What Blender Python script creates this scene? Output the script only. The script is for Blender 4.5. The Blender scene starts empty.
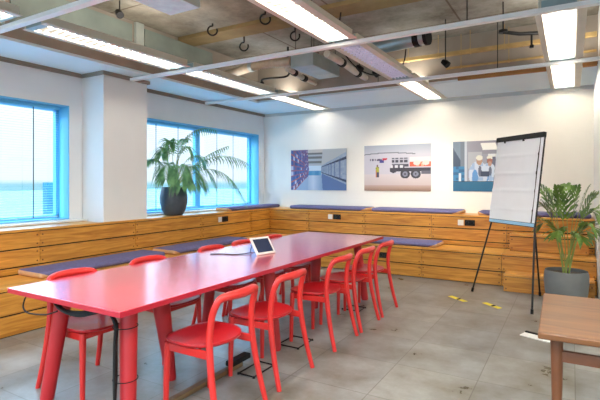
import bpy, bmesh, math, random
from mathutils import Vector, Matrix
random.seed(7)
PI = math.pi
SC = bpy.context.scene
COL = SC.collection

# ------------------------------------------------------------------ helpers
def lin(c):
    return tuple(((v/255)/12.92 if v/255 <= .04045 else ((v/255+.055)/1.055)**2.4) for v in c)

def new_bm():
    return bmesh.new()

def box(bm, x0, x1, y0, y1, z0, z1, bev=0.0, seg=2):
    m = Matrix.Translation(((x0+x1)/2, (y0+y1)/2, (z0+z1)/2)) @ Matrix.Diagonal((abs(x1-x0), abs(y1-y0), abs(z1-z0), 1))
    r = bmesh.ops.create_cube(bm, size=1, matrix=m)
    if bev > 0:
        es = list({e for v in r['verts'] for e in v.link_edges})
        bmesh.ops.bevel(bm, geom=es, offset=bev, segments=seg, profile=.5, affect='EDGES', clamp_overlap=True)

def tube(bm, pts, rad, seg=10, caps=True):
    pts = [Vector(p) for p in pts]
    n = len(pts)
    rads = [rad]*n if not hasattr(rad, '__len__') else rad
    rings = []
    up = None
    for i, p in enumerate(pts):
        t = (pts[min(i+1, n-1)]-pts[max(i-1, 0)]).normalized()
        if up is None:
            a = Vector((0, 0, 1)) if abs(t.z) < .9 else Vector((1, 0, 0))
            up = (a - t*a.dot(t)).normalized()
        else:
            up = (up - t*up.dot(t))
            up = up.normalized() if up.length > 1e-6 else t.orthogonal().normalized()
        s = t.cross(up)
        rings.append([bm.verts.new(p + (up*math.cos(2*PI*k/seg)+s*math.sin(2*PI*k/seg))*rads[i]) for k in range(seg)])
    for a, b in zip(rings, rings[1:]):
        for k in range(seg):
            bm.faces.new((a[k], a[(k+1) % seg], b[(k+1) % seg], b[k]))
    if caps:
        bm.faces.new(list(reversed(rings[0])))
        bm.faces.new(rings[-1])

def smooth_path(pts, sub=6):
    """Catmull-Rom through pts (tuples of any length)"""
    out = []
    n = len(pts)
    for i in range(n-1):
        p0, p1, p2, p3 = pts[max(i-1, 0)], pts[i], pts[i+1], pts[min(i+2, n-1)]
        for k in range(sub):
            t = k/sub
            out.append(tuple(.5*((2*b)+(-a+c)*t+(2*a-5*b+4*c-d)*t*t+(-a+3*b-3*c+d)*t**3) for a, b, c, d in zip(p0, p1, p2, p3)))
    out.append(tuple(pts[-1]))
    return out

def lathe(bm, prof, c=(0, 0, 0), seg=32):
    rings = []
    for r, z in prof:
        if r < 1e-5:
            rings.append([bm.verts.new((c[0], c[1], c[2]+z))])
        else:
            rings.append([bm.verts.new((c[0]+r*math.cos(2*PI*k/seg), c[1]+r*math.sin(2*PI*k/seg), c[2]+z)) for k in range(seg)])
    for a, b in zip(rings, rings[1:]):
        for k in range(seg):
            if len(a) == 1 and len(b) == 1:
                continue
            if len(a) == 1:
                bm.faces.new((a[0], b[(k+1) % seg], b[k]))
            elif len(b) == 1:
                bm.faces.new((a[k], a[(k+1) % seg], b[0]))
            else:
                bm.faces.new((a[k], a[(k+1) % seg], b[(k+1) % seg], b[k]))

def link(name, bm, mat, parent=None, loc=None, ang=40, smooth=True):
    bmesh.ops.recalc_face_normals(bm, faces=bm.faces)
    if loc is not None:
        bmesh.ops.translate(bm, verts=bm.verts, vec=(-loc[0], -loc[1], -loc[2]))
    me = bpy.data.meshes.new(name)
    bm.to_mesh(me)
    bm.free()
    me.materials.append(mat)
    if smooth:
        for p in me.polygons:
            p.use_smooth = True
        me.set_sharp_from_angle(angle=math.radians(ang))
    o = bpy.data.objects.new(name, me)
    COL.objects.link(o)
    if smooth and ang == 40:
        wn = o.modifiers.new('weighted normals', 'WEIGHTED_NORMAL')
        wn.keep_sharp = True
        wn.weight = 100
    if parent is not None:
        o.parent = parent
    elif loc is not None:
        o.location = loc
    return o

def part(name, bm, mat, parent, world=False, **k):
    """a part; with world=True its geometry was given in world coordinates"""
    if world:
        r = parent
        while r.parent:
            r = r.parent
        m = (Matrix.Translation(r.location) @ Matrix.Rotation(r.rotation_euler.z, 4, 'Z')).inverted()
        bm.transform(m)
    return link(name, bm, mat, parent, **k)

def tag(o, label, cat, group=None):
    o['label'] = label
    o['category'] = cat
    if group:
        o['group'] = group
    return o

def thing(name, label, cat, loc=(0, 0, 0), rz=0, group=None):
    o = bpy.data.objects.new(name, None)
    o.empty_display_size = .1
    COL.objects.link(o)
    o.location = loc
    o.rotation_euler = (0, 0, rz)
    return tag(o, label, cat, group)

def struct(name, bm, mat, label, parent=None, **k):
    o = link(name, bm, mat, parent, **k)
    if parent is None:
        o['kind'] = 'structure'
        o['label'] = label
    return o

def dup(root, loc, rz, label):
    def cp(o, par):
        c = o.copy()
        COL.objects.link(c)
        c.parent = par
        for ch in list(o.children):
            cp(ch, c)
        return c
    r = cp(root, None)
    r.location = loc
    r.rotation_euler = (0, 0, rz)
    r['label'] = label
    return r

# ------------------------------------------------------------------ materials
def nodes_of(name):
    m = bpy.data.materials.new(name)
    m.use_nodes = True
    nt = m.node_tree
    return m, nt, nt.nodes['Principled BSDF']

def mat(name, c, rough=.5, metal=0, var=.08, scale=8, coat=0, spec=.5, bump=0, stretch=(1, 1, 1), c2=None):
    m, nt, b = nodes_of(name)
    N, L = nt.nodes, nt.links
    tc = N.new('ShaderNodeTexCoord')
    mp = N.new('ShaderNodeMapping')
    mp.inputs['Scale'].default_value = stretch
    L.new(tc.outputs['Object'], mp.inputs[0])
    nz = N.new('ShaderNodeTexNoise')
    nz.inputs['Scale'].default_value = scale
    nz.inputs['Detail'].default_value = 4
    L.new(mp.outputs[0], nz.inputs['Vector'])
    r = N.new('ShaderNodeValToRGB')
    a = lin(c)
    bcol = lin(c2) if c2 else a
    r.color_ramp.elements[0].position = .3
    r.color_ramp.elements[1].position = .7
    r.color_ramp.elements[0].color = tuple(v*(1-var) for v in a)+(1,)
    r.color_ramp.elements[1].color = tuple(min(1, v*(1+var)) for v in bcol)+(1,)
    L.new(nz.outputs[0], r.inputs[0])
    L.new(r.outputs[0], b.inputs['Base Color'])
    b.inputs['Roughness'].default_value = rough
    b.inputs['Metallic'].default_value = metal
    b.inputs['Coat Weight'].default_value = coat
    b.inputs['Coat Roughness'].default_value = .15
    b.inputs['Specular IOR Level'].default_value = spec
    if bump:
        bp = N.new('ShaderNodeBump')
        bp.inputs['Strength'].default_value = bump
        bp.inputs['Distance'].default_value = .01
        L.new(nz.outputs[0], bp.inputs['Height'])
        L.new(bp.outputs[0], b.inputs['Normal'])
    return m

def wood(name, c_dark, c_light, axis, rough=.4, knots=True, sc=1.0):
    """grain running along axis ('x' or 'y')"""
    m, nt, b = nodes_of(name)
    N, L = nt.nodes, nt.links
    tc = N.new('ShaderNodeTexCoord')
    mp = N.new('ShaderNodeMapping')
    L.new(tc.outputs['Object'], mp.inputs[0])
    s = {'x': (1.2, 9, 16), 'y': (9, 1.2, 16)}[axis]
    mp.inputs['Scale'].default_value = tuple(v*sc for v in s)
    nz = N.new('ShaderNodeTexNoise')
    nz.inputs['Scale'].default_value = 1.6
    nz.inputs['Detail'].default_value = 6
    nz.inputs['Distortion'].default_value = 1.2
    L.new(mp.outputs[0], nz.inputs['Vector'])
    r = N.new('ShaderNodeValToRGB')
    r.color_ramp.elements[0].position = .25
    r.color_ramp.elements[1].position = .72
    r.color_ramp.elements[0].color = lin(c_dark)+(1,)
    r.color_ramp.elements[1].color = lin(c_light)+(1,)
    L.new(nz.outputs[0], r.inputs[0])
    # broad board-to-board tone
    n2 = N.new('ShaderNodeTexNoise')
    n2.inputs['Scale'].default_value = .9
    L.new(tc.outputs['Object'], n2.inputs['Vector'])
    mr = N.new('ShaderNodeMapRange')
    mr.inputs['From Min'].default_value = .3
    mr.inputs['From Max'].default_value = .7
    mr.inputs['To Min'].default_value = .86
    mr.inputs['To Max'].default_value = 1.1
    L.new(n2.outputs[0], mr.inputs[0])
    mul = N.new('ShaderNodeMix')
    mul.data_type = 'RGBA'
    mul.blend_type = 'MULTIPLY'
    mul.inputs[0].default_value = 1
    L.new(r.outputs[0], mul.inputs[6])
    L.new(mr.outputs[0], mul.inputs[7])
    out = mul.outputs[2]
    if knots:
        vo = N.new('ShaderNodeTexVoronoi')
        vo.inputs['Scale'].default_value = 2.6
        mp2 = N.new('ShaderNodeMapping')
        mp2.inputs['Scale'].default_value = {'x': (.7, 1, 1.6), 'y': (1, .7, 1.6)}[axis]
        L.new(tc.outputs['Object'], mp2.inputs[0])
        L.new(mp2.outputs[0], vo.inputs['Vector'])
        k = N.new('ShaderNodeMapRange')
        k.inputs['From Min'].default_value = .02
        k.inputs['From Max'].default_value = .09
        k.inputs['To Min'].default_value = .62
        k.inputs['To Max'].default_value = 1
        L.new(vo.outputs['Distance'], k.inputs[0])
        m2 = N.new('ShaderNodeMix')
        m2.data_type = 'RGBA'
        m2.blend_type = 'MULTIPLY'
        m2.inputs[0].default_value = 1
        L.new(out, m2.inputs[6])
        L.new(k.outputs[0], m2.inputs[7])
        out = m2.outputs[2]
    L.new(out, b.inputs['Base Color'])
    b.inputs['Roughness'].default_value = rough
    return m

def emit(name, c, strength):
    m = bpy.data.materials.new(name)
    m.use_nodes = True
    nt = m.node_tree
    b = nt.nodes['Principled BSDF']
    b.inputs['Base Color'].default_value = (.8, .8, .8, 1)
    b.inputs['Emission Color'].default_value = lin(c)+(1,)
    b.inputs['Emission Strength'].default_value = strength
    # faint procedural unevenness along the lamp
    nz = nt.nodes.new('ShaderNodeTexNoise')
    nz.inputs['Scale'].default_value = 6
    mr = nt.nodes.new('ShaderNodeMapRange')
    mr.inputs['To Min'].default_value = strength*.85
    mr.inputs['To Max'].default_value = strength*1.15
    tc = nt.nodes.new('ShaderNodeTexCoord')
    nt.links.new(tc.outputs['Object'], nz.inputs['Vector'])
    nt.links.new(nz.outputs[0], mr.inputs[0])
    nt.links.new(mr.outputs[0], b.inputs['Emission Strength'])
    return m

def floor_mat():
    m, nt, b = nodes_of('floor_tiles')
    N, L = nt.nodes, nt.links
    tc = N.new('ShaderNodeTexCoord')
    mp = N.new('ShaderNodeMapping')
    mp.inputs['Location'].default_value = (.576, .12, 0)
    L.new(tc.outputs['Object'], mp.inputs[0])
    br = N.new('ShaderNodeTexBrick')
    br.offset = 0
    br.squash = 1
    br.inputs['Scale'].default_value = 1
    br.inputs['Brick Width'].default_value = .6
    br.inputs['Row Height'].default_value = .6
    br.inputs['Mortar Size'].default_value = .004
    br.inputs['Mortar Smooth'].default_value = .3
    br.inputs['Color1'].default_value = lin((128, 130, 131))+(1,)
    br.inputs['Color2'].default_value = lin((148, 148, 145))+(1,)
    br.inputs['Mortar'].default_value = lin((108, 104, 98))+(1,)
    L.new(mp.outputs[0], br.inputs['Vector'])
    nz = N.new('ShaderNodeTexNoise')
    nz.inputs['Scale'].default_value = 2.2
    nz.inputs['Detail'].default_value = 8
    nz.inputs['Roughness'].default_value = .65
    L.new(tc.outputs['Object'], nz.inputs['Vector'])
    r = N.new('ShaderNodeValToRGB')
    r.color_ramp.elements[0].position = .32
    r.color_ramp.elements[1].position = .68
    r.color_ramp.elements[0].color = lin((176, 164, 140))+(1,)
    r.color_ramp.elements[1].color = (1.08, 1.08, 1.08, 1)
    L.new(nz.outputs[0], r.inputs[0])
    mul = N.new('ShaderNodeMix')
    mul.data_type = 'RGBA'
    mul.blend_type = 'MULTIPLY'
    mul.inputs[0].default_value = 1
    L.new(br.outputs['Color'], mul.inputs[6])
    L.new(r.outputs[0], mul.inputs[7])
    L.new(mul.outputs[2], b.inputs['Base Color'])
    mr = N.new('ShaderNodeMapRange')
    mr.inputs['To Min'].default_value = .2
    mr.inputs['To Max'].default_value = .42
    L.new(nz.outputs[0], mr.inputs[0])
    L.new(mr.outputs[0], b.inputs['Roughness'])
    return m

def concrete_mat():
    m, nt, b = nodes_of('ceiling_concrete')
    N, L = nt.nodes, nt.links
    tc = N.new('ShaderNodeTexCoord')
    br = N.new('ShaderNodeTexBrick')
    br.offset = .5
    br.inputs['Scale'].default_value = 1
    br.inputs['Brick Width'].default_value = 2.4
    br.inputs['Row Height'].default_value = 1.2
    br.inputs['Mortar Size'].default_value = .012
    br.inputs['Color1'].default_value = lin((146, 138, 124))+(1,)
    br.inputs['Color2'].default_value = lin((144, 144, 138))+(1,)
    br.inputs['Mortar'].default_value = lin((98, 86, 70))+(1,)
    L.new(tc.outputs['Object'], br.inputs['Vector'])
    nz = N.new('ShaderNodeTexNoise')
    nz.inputs['Scale'].default_value = 1.7
    nz.inputs['Detail'].default_value = 9
    nz.inputs['Roughness'].default_value = .7
    L.new(tc.outputs['Object'], nz.inputs['Vector'])
    r = N.new('ShaderNodeValToRGB')
    r.color_ramp.elements[0].position = .3
    r.color_ramp.elements[1].position = .7
    r.color_ramp.elements[0].color = lin((148, 138, 120))+(1,)
    r.color_ramp.elements[1].color = (1.2, 1.2, 1.18, 1)
    L.new(nz.outputs[0], r.inputs[0])
    mul = N.new('ShaderNodeMix')
    mul.data_type = 'RGBA'
    mul.blend_type = 'MULTIPLY'
    mul.inputs[0].default_value = 1
    L.new(br.outputs['Color'], mul.inputs[6])
    L.new(r.outputs[0], mul.inputs[7])
    L.new(mul.outputs[2], b.inputs['Base Color'])
    b.inputs['Roughness'].default_value = .85
    bp = N.new('ShaderNodeBump')
    bp.inputs['Strength'].default_value = .35
    bp.inputs['Distance'].default_value = .02
    L.new(nz.outputs[0], bp.inputs['Height'])
    L.new(bp.outputs[0], b.inputs['Normal'])
    return m

def glass_mat():
    m = bpy.data.materials.new('window_glass')
    m.use_nodes = True
    nt = m.node_tree
    nt.nodes.remove(nt.nodes['Principled BSDF'])
    o = nt.nodes['Material Output']
    t = nt.nodes.new('ShaderNodeBsdfTransparent')
    t.inputs[0].default_value = (.93, .97, 1, 1)
    g = nt.nodes.new('ShaderNodeBsdfGlossy')
    g.inputs['Roughness'].default_value = .03
    mx = nt.nodes.new('ShaderNodeMixShader')
    mx.inputs[0].default_value = .05
    nt.links.new(t.outputs[0], mx.inputs[1])
    nt.links.new(g.outputs[0], mx.inputs[2])
    nt.links.new(mx.outputs[0], o.inputs[0])
    return m

def print_mat():
    m, nt, b = nodes_of('poster_print')
    at = nt.nodes.new('ShaderNodeVertexColor')
    at.layer_name = 'print'
    nt.links.new(at.outputs[0], b.inputs['Base Color'])
    b.inputs['Roughness'].default_value = .45
    return m

M = {}
M['wall'] = mat('wall_paint', (228, 231, 231), .75, var=.02, scale=3)
M['wall_back'] = mat('wall_paint_back', (240, 236, 227), .75, var=.02, scale=3)
M['soffit'] = mat('soffit_paint', (222, 242, 250), .7, var=.02, scale=2)
M['fascia'] = mat('fascia_paint', (158, 146, 132), .8, var=.12, scale=3)
M['fascia_panel'] = mat('fascia_green_panel', (138, 150, 140), .8, var=.15, scale=3)
M['fascia_bar'] = mat('fascia_light_bar', (178, 184, 174), .7)
M['coverstrip'] = mat('wall_top_strip', (132, 122, 110), .5, var=.05)
M['coverstrip_l'] = mat('wall_top_strip_pale', (196, 196, 190), .5, var=.05)
M['concrete'] = concrete_mat()
M['beam'] = mat('concrete_beam', (128, 106, 66), .85, var=.2, scale=4)
M['floor'] = floor_mat()
M['frame'] = mat('window_frame_daylight_tint', (96, 182, 222), .45, var=.03)  # blue cast of the daylight is put into the frame colour
M['jamb'] = mat('window_jamb_daylight_tint', (104, 186, 222), .6, var=.03)  # white lining, with the blue daylight on it painted into the colour
M['glass'] = glass_mat()
M['blind'] = mat('blind_slat', (150, 200, 220), .5, var=.03)
M['cord'] = mat('blind_cord', (50, 84, 100), .7)
M['wood_x'] = wood('bench_wood_x', (158, 92, 24), (220, 154, 60), 'x')
M['wood_y'] = wood('bench_wood_y', (158, 92, 24), (220, 154, 60), 'y')
M['woodtop_x'] = wood('bench_top_x', (190, 122, 44), (230, 166, 74), 'x', .32)
M['woodtop_y'] = wood('bench_top_y', (190, 122, 44), (230, 166, 74), 'y', .32)
M['dark'] = mat('bench_carcass_dark', (26, 15, 8), .8)
M['bolt'] = mat('bolt_head', (92, 58, 30), .4, .5)
M['cushion'] = mat('cushion_felt', (92, 90, 134), .95, var=.12, scale=40, bump=.15)
M['tan'] = mat('cushion_tan', (206, 158, 112), .8, var=.1, scale=30)
M['red_top'] = mat('table_red_laminate', (212, 26, 58), .22, var=.04, scale=2, coat=1)
M['red_top'].node_tree.nodes['Principled BSDF'].inputs['Coat IOR'].default_value = 1.7
M['red_top'].node_tree.nodes['Principled BSDF'].inputs['Coat Roughness'].default_value = .18
M['red_edge'] = mat('table_red_edge', (182, 22, 44), .35, var=.05)
M['red_leg'] = mat('table_red_leg', (176, 26, 32), .45, var=.06)
M['chair'] = mat('chair_red_lacquer', (206, 36, 32), .36, var=.06, scale=5)
M['seat'] = mat('chair_red_seat', (184, 22, 30), .3, var=.06, scale=5)
M['black'] = mat('black_plastic', (9, 9, 10), .6, spec=.25)
M['steel_black'] = mat('black_steel', (18, 18, 20), .4, .3)
M['white_pl'] = mat('white_plastic', (232, 232, 228), .4, var=.02)
M['screen'] = mat('tablet_screen', (36, 48, 78), .15, var=.1, scale=6)
M['bronze'] = mat('tray_bronze', (120, 96, 66), .45, .4)
M['rail'] = mat('grid_rail_white', (246, 248, 248), .4, var=.03)
M['housing'] = mat('lamp_housing', (216, 208, 192), .5, var=.04)
M['bluegrey'] = mat('lamp_end_plate', (150, 172, 180), .45)
M['louvre'] = mat('lamp_louvre', (222, 220, 214), .35, .1)
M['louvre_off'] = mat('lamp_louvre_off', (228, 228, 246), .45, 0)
M['reflector'] = emit('lamp_reflector', (255, 238, 212), .42)
M['reflector'].node_tree.nodes['Principled BSDF'].inputs['Base Color'].default_value = (.035, .032, .028, 1)
M['reflector'].node_tree.nodes['Principled BSDF'].inputs['Specular IOR Level'].default_value = .1
for k_, v_ in (('window', 28), ('window_wall', 60), ('table', 58), ('table_wall', 72), ('right', 85), ('right_wall', 92)):
    M['tube_'+k_] = emit('lamp_tube_'+k_, (255, 249, 238) if 'window' in k_ else (255, 243, 220), v_)
M['reflector_off_glow'] = emit('lamp_reflector_off_glow', (206, 206, 232), .22)  # unlit lamp: faint glow stands in for window light mirrored in it
M['galv'] = mat('galvanised_sheet', (168, 180, 184), .35, .55, var=.12, scale=5)
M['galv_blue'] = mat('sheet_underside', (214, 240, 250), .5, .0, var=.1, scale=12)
M['flex'] = mat('flexible_duct', (190, 170, 146), .45, .3, var=.15, scale=14)
M['pipe_white'] = mat('lagged_pipe', (206, 200, 186), .6, var=.1)
M['ochre'] = mat('ochre_conduit', (192, 158, 98), .5, var=.15)
M['timber'] = wood('rough_timber', (130, 88, 44), (176, 124, 66), 'x', .7, False)
M['pot_l'] = mat('pot_slate', (44, 60, 76), .42, var=.12, scale=5, c2=(64, 72, 84))
M['pot_r'] = mat('pot_grey', (100, 103, 102), .6, var=.1, scale=6)
M['soil'] = mat('potting_soil', (58, 44, 32), .95, var=.3, scale=30)
M['leaf_l'] = mat('palm_leaf_cool', (42, 112, 76), .45, var=.3, scale=9, c2=(92, 150, 92))
M['leaf_r'] = mat('palm_leaf_warm', (44, 84, 34), .42, var=.3, scale=7, c2=(108, 142, 54))
M['stem'] = mat('palm_stem', (120, 140, 62), .5, var=.2)
M['paper'] = mat('flipchart_paper', (244, 247, 252), .7, var=.015)
M['board_blue'] = mat('flipchart_tray', (150, 204, 236), .4)
M['teak_x'] = wood('teak_top', (84, 46, 16), (128, 80, 36), 'x', .35, False)
M['teak_leg'] = mat('teak_leg', (104, 58, 28), .45, var=.15, scale=12)
M['yellow'] = mat('yellow_tape', (232, 212, 44), .5)
M['print'] = print_mat()
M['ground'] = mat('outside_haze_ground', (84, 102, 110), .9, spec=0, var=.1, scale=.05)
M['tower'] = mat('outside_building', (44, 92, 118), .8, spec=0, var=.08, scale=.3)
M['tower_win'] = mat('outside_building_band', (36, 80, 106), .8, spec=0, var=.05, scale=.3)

# ------------------------------------------------------------------ room
XW, YW, XU, YU, XL, YB, XR = -5.5, 7.85, -5.03, 7.35, -4.43, 6.80, .28
ZS = 2.82        # soffits
ZC = 3.45        # slab

bm = new_bm(); box(bm, -5.8, 4.7, -3.2, 8.05, -.2, 0)
struct('floor', bm, M['floor'], 'grey concrete tile floor')
bm = new_bm(); box(bm, -5.8, 4.7, -3.2, 8.05, ZC, ZC+.2)
ceil = struct('ceiling', bm, M['concrete'], 'exposed rough concrete ceiling slab')

WIN = [(-2.3, .3), (1.0, 3.55), (4.5, 7.67)]
ZB, ZT = .95, 2.39
bm = new_bm()
box(bm, -5.8, XW, -3.2, 8.05, 0, ZB)
box(bm, -5.8, XW, -3.2, 8.05, ZT, ZC)
ys = [-3.2] + [v for w in WIN for v in w] + [8.05]
for a, b in zip(ys[0::2], ys[1::2]):
    box(bm, -5.8, XW, a, b, ZB, ZT)
struct('wall_left', bm, M['wall'], 'white window wall on the left')
bm = new_bm(); box(bm, -5.5, XR, YW, YW+.2, 0, ZC)
struct('wall_back', bm, M['wall_back'], 'off-white back wall with posters')
bm = new_bm(); box(bm, XR, .5, 6.1, 8.05, 0, ZC); box(bm, .5, 4.7, 6.1, 6.3, 0, ZC)
struct('wall_right', bm, M['wall'], 'white wall end at the right')
bm = new_bm(); box(bm, 4.5, 4.7, -3.0, 6.1, 0, ZC)
struct('wall_far_right', bm, M['wall'], 'white side wall right of the camera')
bm = new_bm()
box(bm, -5.5, 4.7, -3.2, -3.0, 0, .9); box(bm, -5.5, 4.7, -3.2, -3.0, 2.5, ZC)
box(bm, -5.5, -4.0, -3.2, -3.0, .9, 2.5); box(bm, 4.0, 4.7, -3.2, -3.0, .9, 2.5)
struct('wall_near', bm, M['wall'], 'white wall behind the camera')
bm = new_bm(); box(bm, XW, -5.07, 3.73, 4.42, 0, ZC, .004)
struct('pillar', bm, M['wall'], 'white square pillar between the two windows')

# windows: jamb lining, frame, panes
for n, (a, b) in enumerate(WIN, 1):
    xf0, xf1 = -5.76, -5.70
    bm = new_bm(); w = .055
    mull = {1: [(a+b)/2], 2: [1.55], 3: [6.10]}[n]
    box(bm, xf0, xf1, a+.012, a+w, ZB+.012, ZT-.012)
    box(bm, xf0, xf1, b-w, b-.012, ZB+.012, ZT-.012)
    box(bm, xf0, xf1, a+.012, b-.012, ZB+.012, ZB+w)
    box(bm, xf0, xf1, a+.012, b-.012, ZT-w, ZT-.012)
    for mmu in mull:
        box(bm, xf0, xf1, mmu-.06, mmu+.06, ZB+w, ZT-w)
    wf = struct('window_%d' % n, bm, M['frame'], 'blue-lit window frame %d in the left wall' % n)
    bm = new_bm(); t = .012
    box(bm, xf0, XW, a, a+t, ZB, ZT); box(bm, xf0, XW, b-t, b, ZB, ZT)
    box(bm, xf0, XW, a, b, ZT-t, ZT); box(bm, xf0, XW, a, b, ZB, ZB+t)
    part('window_jamb', bm, M['jamb'], wf)
    cuts = [a+w] + [v for q in mull for v in (q-.06, q+.06)] + [b-w]
    for p, q in zip(cuts[0::2], cuts[1::2]):
        bm = new_bm(); box(bm, -5.735, -5.729, p, q, ZB+w, ZT-w)
        part('window_pane', bm, M['glass'], wf)

bm = new_bm()
for x in (-4.0, -1.4, 1.34, 3.94):
    box(bm, x, x+.06, -3.14, -3.08, .9, 2.5)
box(bm, -4.0, 4.0, -3.14, -3.08, .9, .96); box(bm, -4.0, 4.0, -3.14, -3.08, 2.44, 2.5)
wf = struct('window_4', bm, M['frame'], 'wide added fill-light window in the wall behind the camera')  # opening added behind the camera for frontal fill daylight
for a, b in ((-3.94, -1.4), (-1.34, 1.34), (1.40, 3.94)):
    bm = new_bm(); box(bm, a, b, -3.115, -3.11, .96, 2.44)
    part('window_pane', bm, M['glass'], wf)
# casings, cover strips, soffits
tn = 0
def trim(bm, m, label):
    global tn
    tn += 1
    return struct('trim_%d' % tn, bm, m, label)
for (a, b, ya, yb) in ((1.0, 3.55, .8, 3.725), (4.5, 7.67, 4.425, 7.845)):
    bm = new_bm()
    box(bm, XW, XW+.012, ya, a, ZB-.02, 2.49, .003); box(bm, XW, XW+.012, b, yb, ZB-.02, 2.49, .003)
    box(bm, XW, XW+.012, a, b, ZT, 2.49, .003)
    trim(bm, M['wall'], 'flat white casing around a window')
for (a, b) in ((1.0, 3.72), (4.43, 7.84)):
    bm = new_bm(); box(bm, -5.69, -5.37, a, b, .922, .945, .004)
    trim(bm, M['white_pl'], 'white window sill board')
bm = new_bm()
box(bm, XW, XW+.03, -3, 3.70, 2.775, 2.80); box(bm, XW, XW+.045, -3, 3.685, 2.80, ZS)
box(bm, XW, XW+.03, 4.45, YW, 2.775, 2.80); box(bm, XW, XW+.045, 4.465, YW, 2.80, ZS)
box(bm, XW, -5.04, 3.70, 3.73, 2.775, ZS); box(bm, XW, -5.04, 4.42, 4.45, 2.775, ZS); box(bm, -5.07, -5.04, 3.73, 4.42, 2.775, ZS)
trim(bm, M['coverstrip'], 'taupe strip along the top of the window wall and pillar')
bm = new_bm(); box(bm, XW+.05, XR, YW-.03, YW, 2.765, ZS)
trim(bm, M['coverstrip_l'], 'pale strip along the top of the back wall')
bm = new_bm(); box(bm, XW, -4.77, -3, 3.73, ZS, ZS+.03); box(bm, -5.07, -4.77, 3.73, 4.42, ZS, ZS+.03); box(bm, XW, -4.77, 4.42, YW, ZS, ZS+.03)
trim(bm, M['soffit'], 'pale ceiling strip along the windows')
bm = new_bm()
for xa, xb in ((-4.77, -4.298), (-3.922, -2.128), (-1.762, -.268), (.118, XR)):     # openings where the ceiling lights run through
    box(bm, xa, xb, 6.62, YW, ZS, ZS+.03)
trim(bm, M['soffit'], 'pale ceiling strip along the back wall')
bm = new_bm(); box(bm, -4.80, -4.76, -3, 6.62, ZS+.03, ZC)
tf = trim(bm, M['fascia'], 'grey-brown fascia above the window strip')
bm = new_bm()
for a, b in ((.9, 2.2), (2.45, 3.9), (4.1, 5.4)):
    box(bm, -4.765, -4.74, a, b, 3.0, 3.40)
part('fascia_panel', bm, M['fascia_panel'], tf)
bm = new_bm()
for a in (2.32, 4.0):
    box(bm, -4.765, -4.71, a-.06, a+.06, 2.95, 3.44)
part('fascia_bar', bm, M['fascia_bar'], tf)
bm = new_bm()
for xa, xb in ((-4.76, -4.298), (-3.922, -2.128), (-1.762, -.268), (.118, XR)):
    box(bm, xa, xb, 6.62, 6.66, ZS+.03, 2.95)
box(bm, -4.76, XR, 6.62, 6.66, 2.95, ZC)
trim(bm, M['fascia'], 'grey-brown fascia above the back ceiling strip')
bm = new_bm(); box(bm, -1.35, -.27, 6.57, 6.62, ZS+.005, ZS+.06, .003); box(bm, .12, XR-.01, 6.57, 6.62, ZS+.005, ZS+.06, .003)
trim(bm, M['timber'], 'brown timber batten at the edge of the back ceiling strip')
bm = new_bm(); box(bm, -4.74, 4.5, 4.68, 5.0, ZC-.05, ZC)
trim(bm, M['beam'], 'olive-brown band across the ceiling slab')
bm = new_bm(); box(bm, -2.4, 4.5, 3.2, 3.75, ZC-.04, ZC)
trim(bm, M['beam'], 'second brown band across the ceiling slab')

# outside
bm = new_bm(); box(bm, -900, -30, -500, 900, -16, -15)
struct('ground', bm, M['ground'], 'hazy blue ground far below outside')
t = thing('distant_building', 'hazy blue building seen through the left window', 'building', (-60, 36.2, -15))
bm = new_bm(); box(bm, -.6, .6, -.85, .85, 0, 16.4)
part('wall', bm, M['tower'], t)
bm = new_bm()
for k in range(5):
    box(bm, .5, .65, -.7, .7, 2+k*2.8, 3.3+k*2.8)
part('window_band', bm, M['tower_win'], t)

# blinds
for (a, b, cords, lab) in ((1.06, 3.49, [1.45, 2.3, 3.16], 'open white venetian blind in the left window near the camera'),
                           (4.56, 6.03, [4.7, 5.07, 5.54], 'open white venetian blind behind the potted palm'),
                           (6.17, 7.61, [6.51, 6.98, 7.45], 'open white venetian blind in the window pane next to the back wall')):
    t = thing('venetian_blind', lab, 'blind', (-5.63, (a+b)/2, ZB), 0, 'venetian blinds in the windows')
    bm = new_bm(); box(bm, -5.66, -5.60, a, b, ZT-.055, ZT-.015, .004)
    part('head_rail', bm, M['frame'], t, True)
    bm = new_bm()
    z = ZB+.07
    while z < ZT-.08:
        box(bm, -5.642, -5.618, a+.01, b-.01, z, z+.0014)
        z += .030
    part('slats', bm, M['blind'], t, True)
    bm = new_bm(); box(bm, -5.645, -5.615, a+.01, b-.01, ZB+.03, ZB+.045, .003)
    part('bottom_rail', bm, M['blind'], t, True)
    for c in cords:
        bm = new_bm(); tube(bm, [(-5.612, c, ZB+.035), (-5.612, c, ZT-.05)], .006, 6)
        part('ladder_cord', bm, M['cord'], t, True)

# ------------------------------------------------------------------ tiered bench
bolt_me = None
def bolt(p, axis, parent):
    global bolt_me
    if bolt_me is None:
        b = new_bm(); lathe(b, [(0, .004), (.007, .003), (.009, 0), (.009, -.004), (0, -.004)], seg=10)
        o = link('bolt', b, M['bolt'], parent)
        bolt_me = o.data
    else:
        o = bpy.data.objects.new('bolt', bolt_me); COL.objects.link(o); o.parent = parent
    o.location = Vector(p) - parent.location
    o.rotation_euler = (0, PI/2, 0) if axis == 'y' else (PI/2, 0, 0)
    return o

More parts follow.
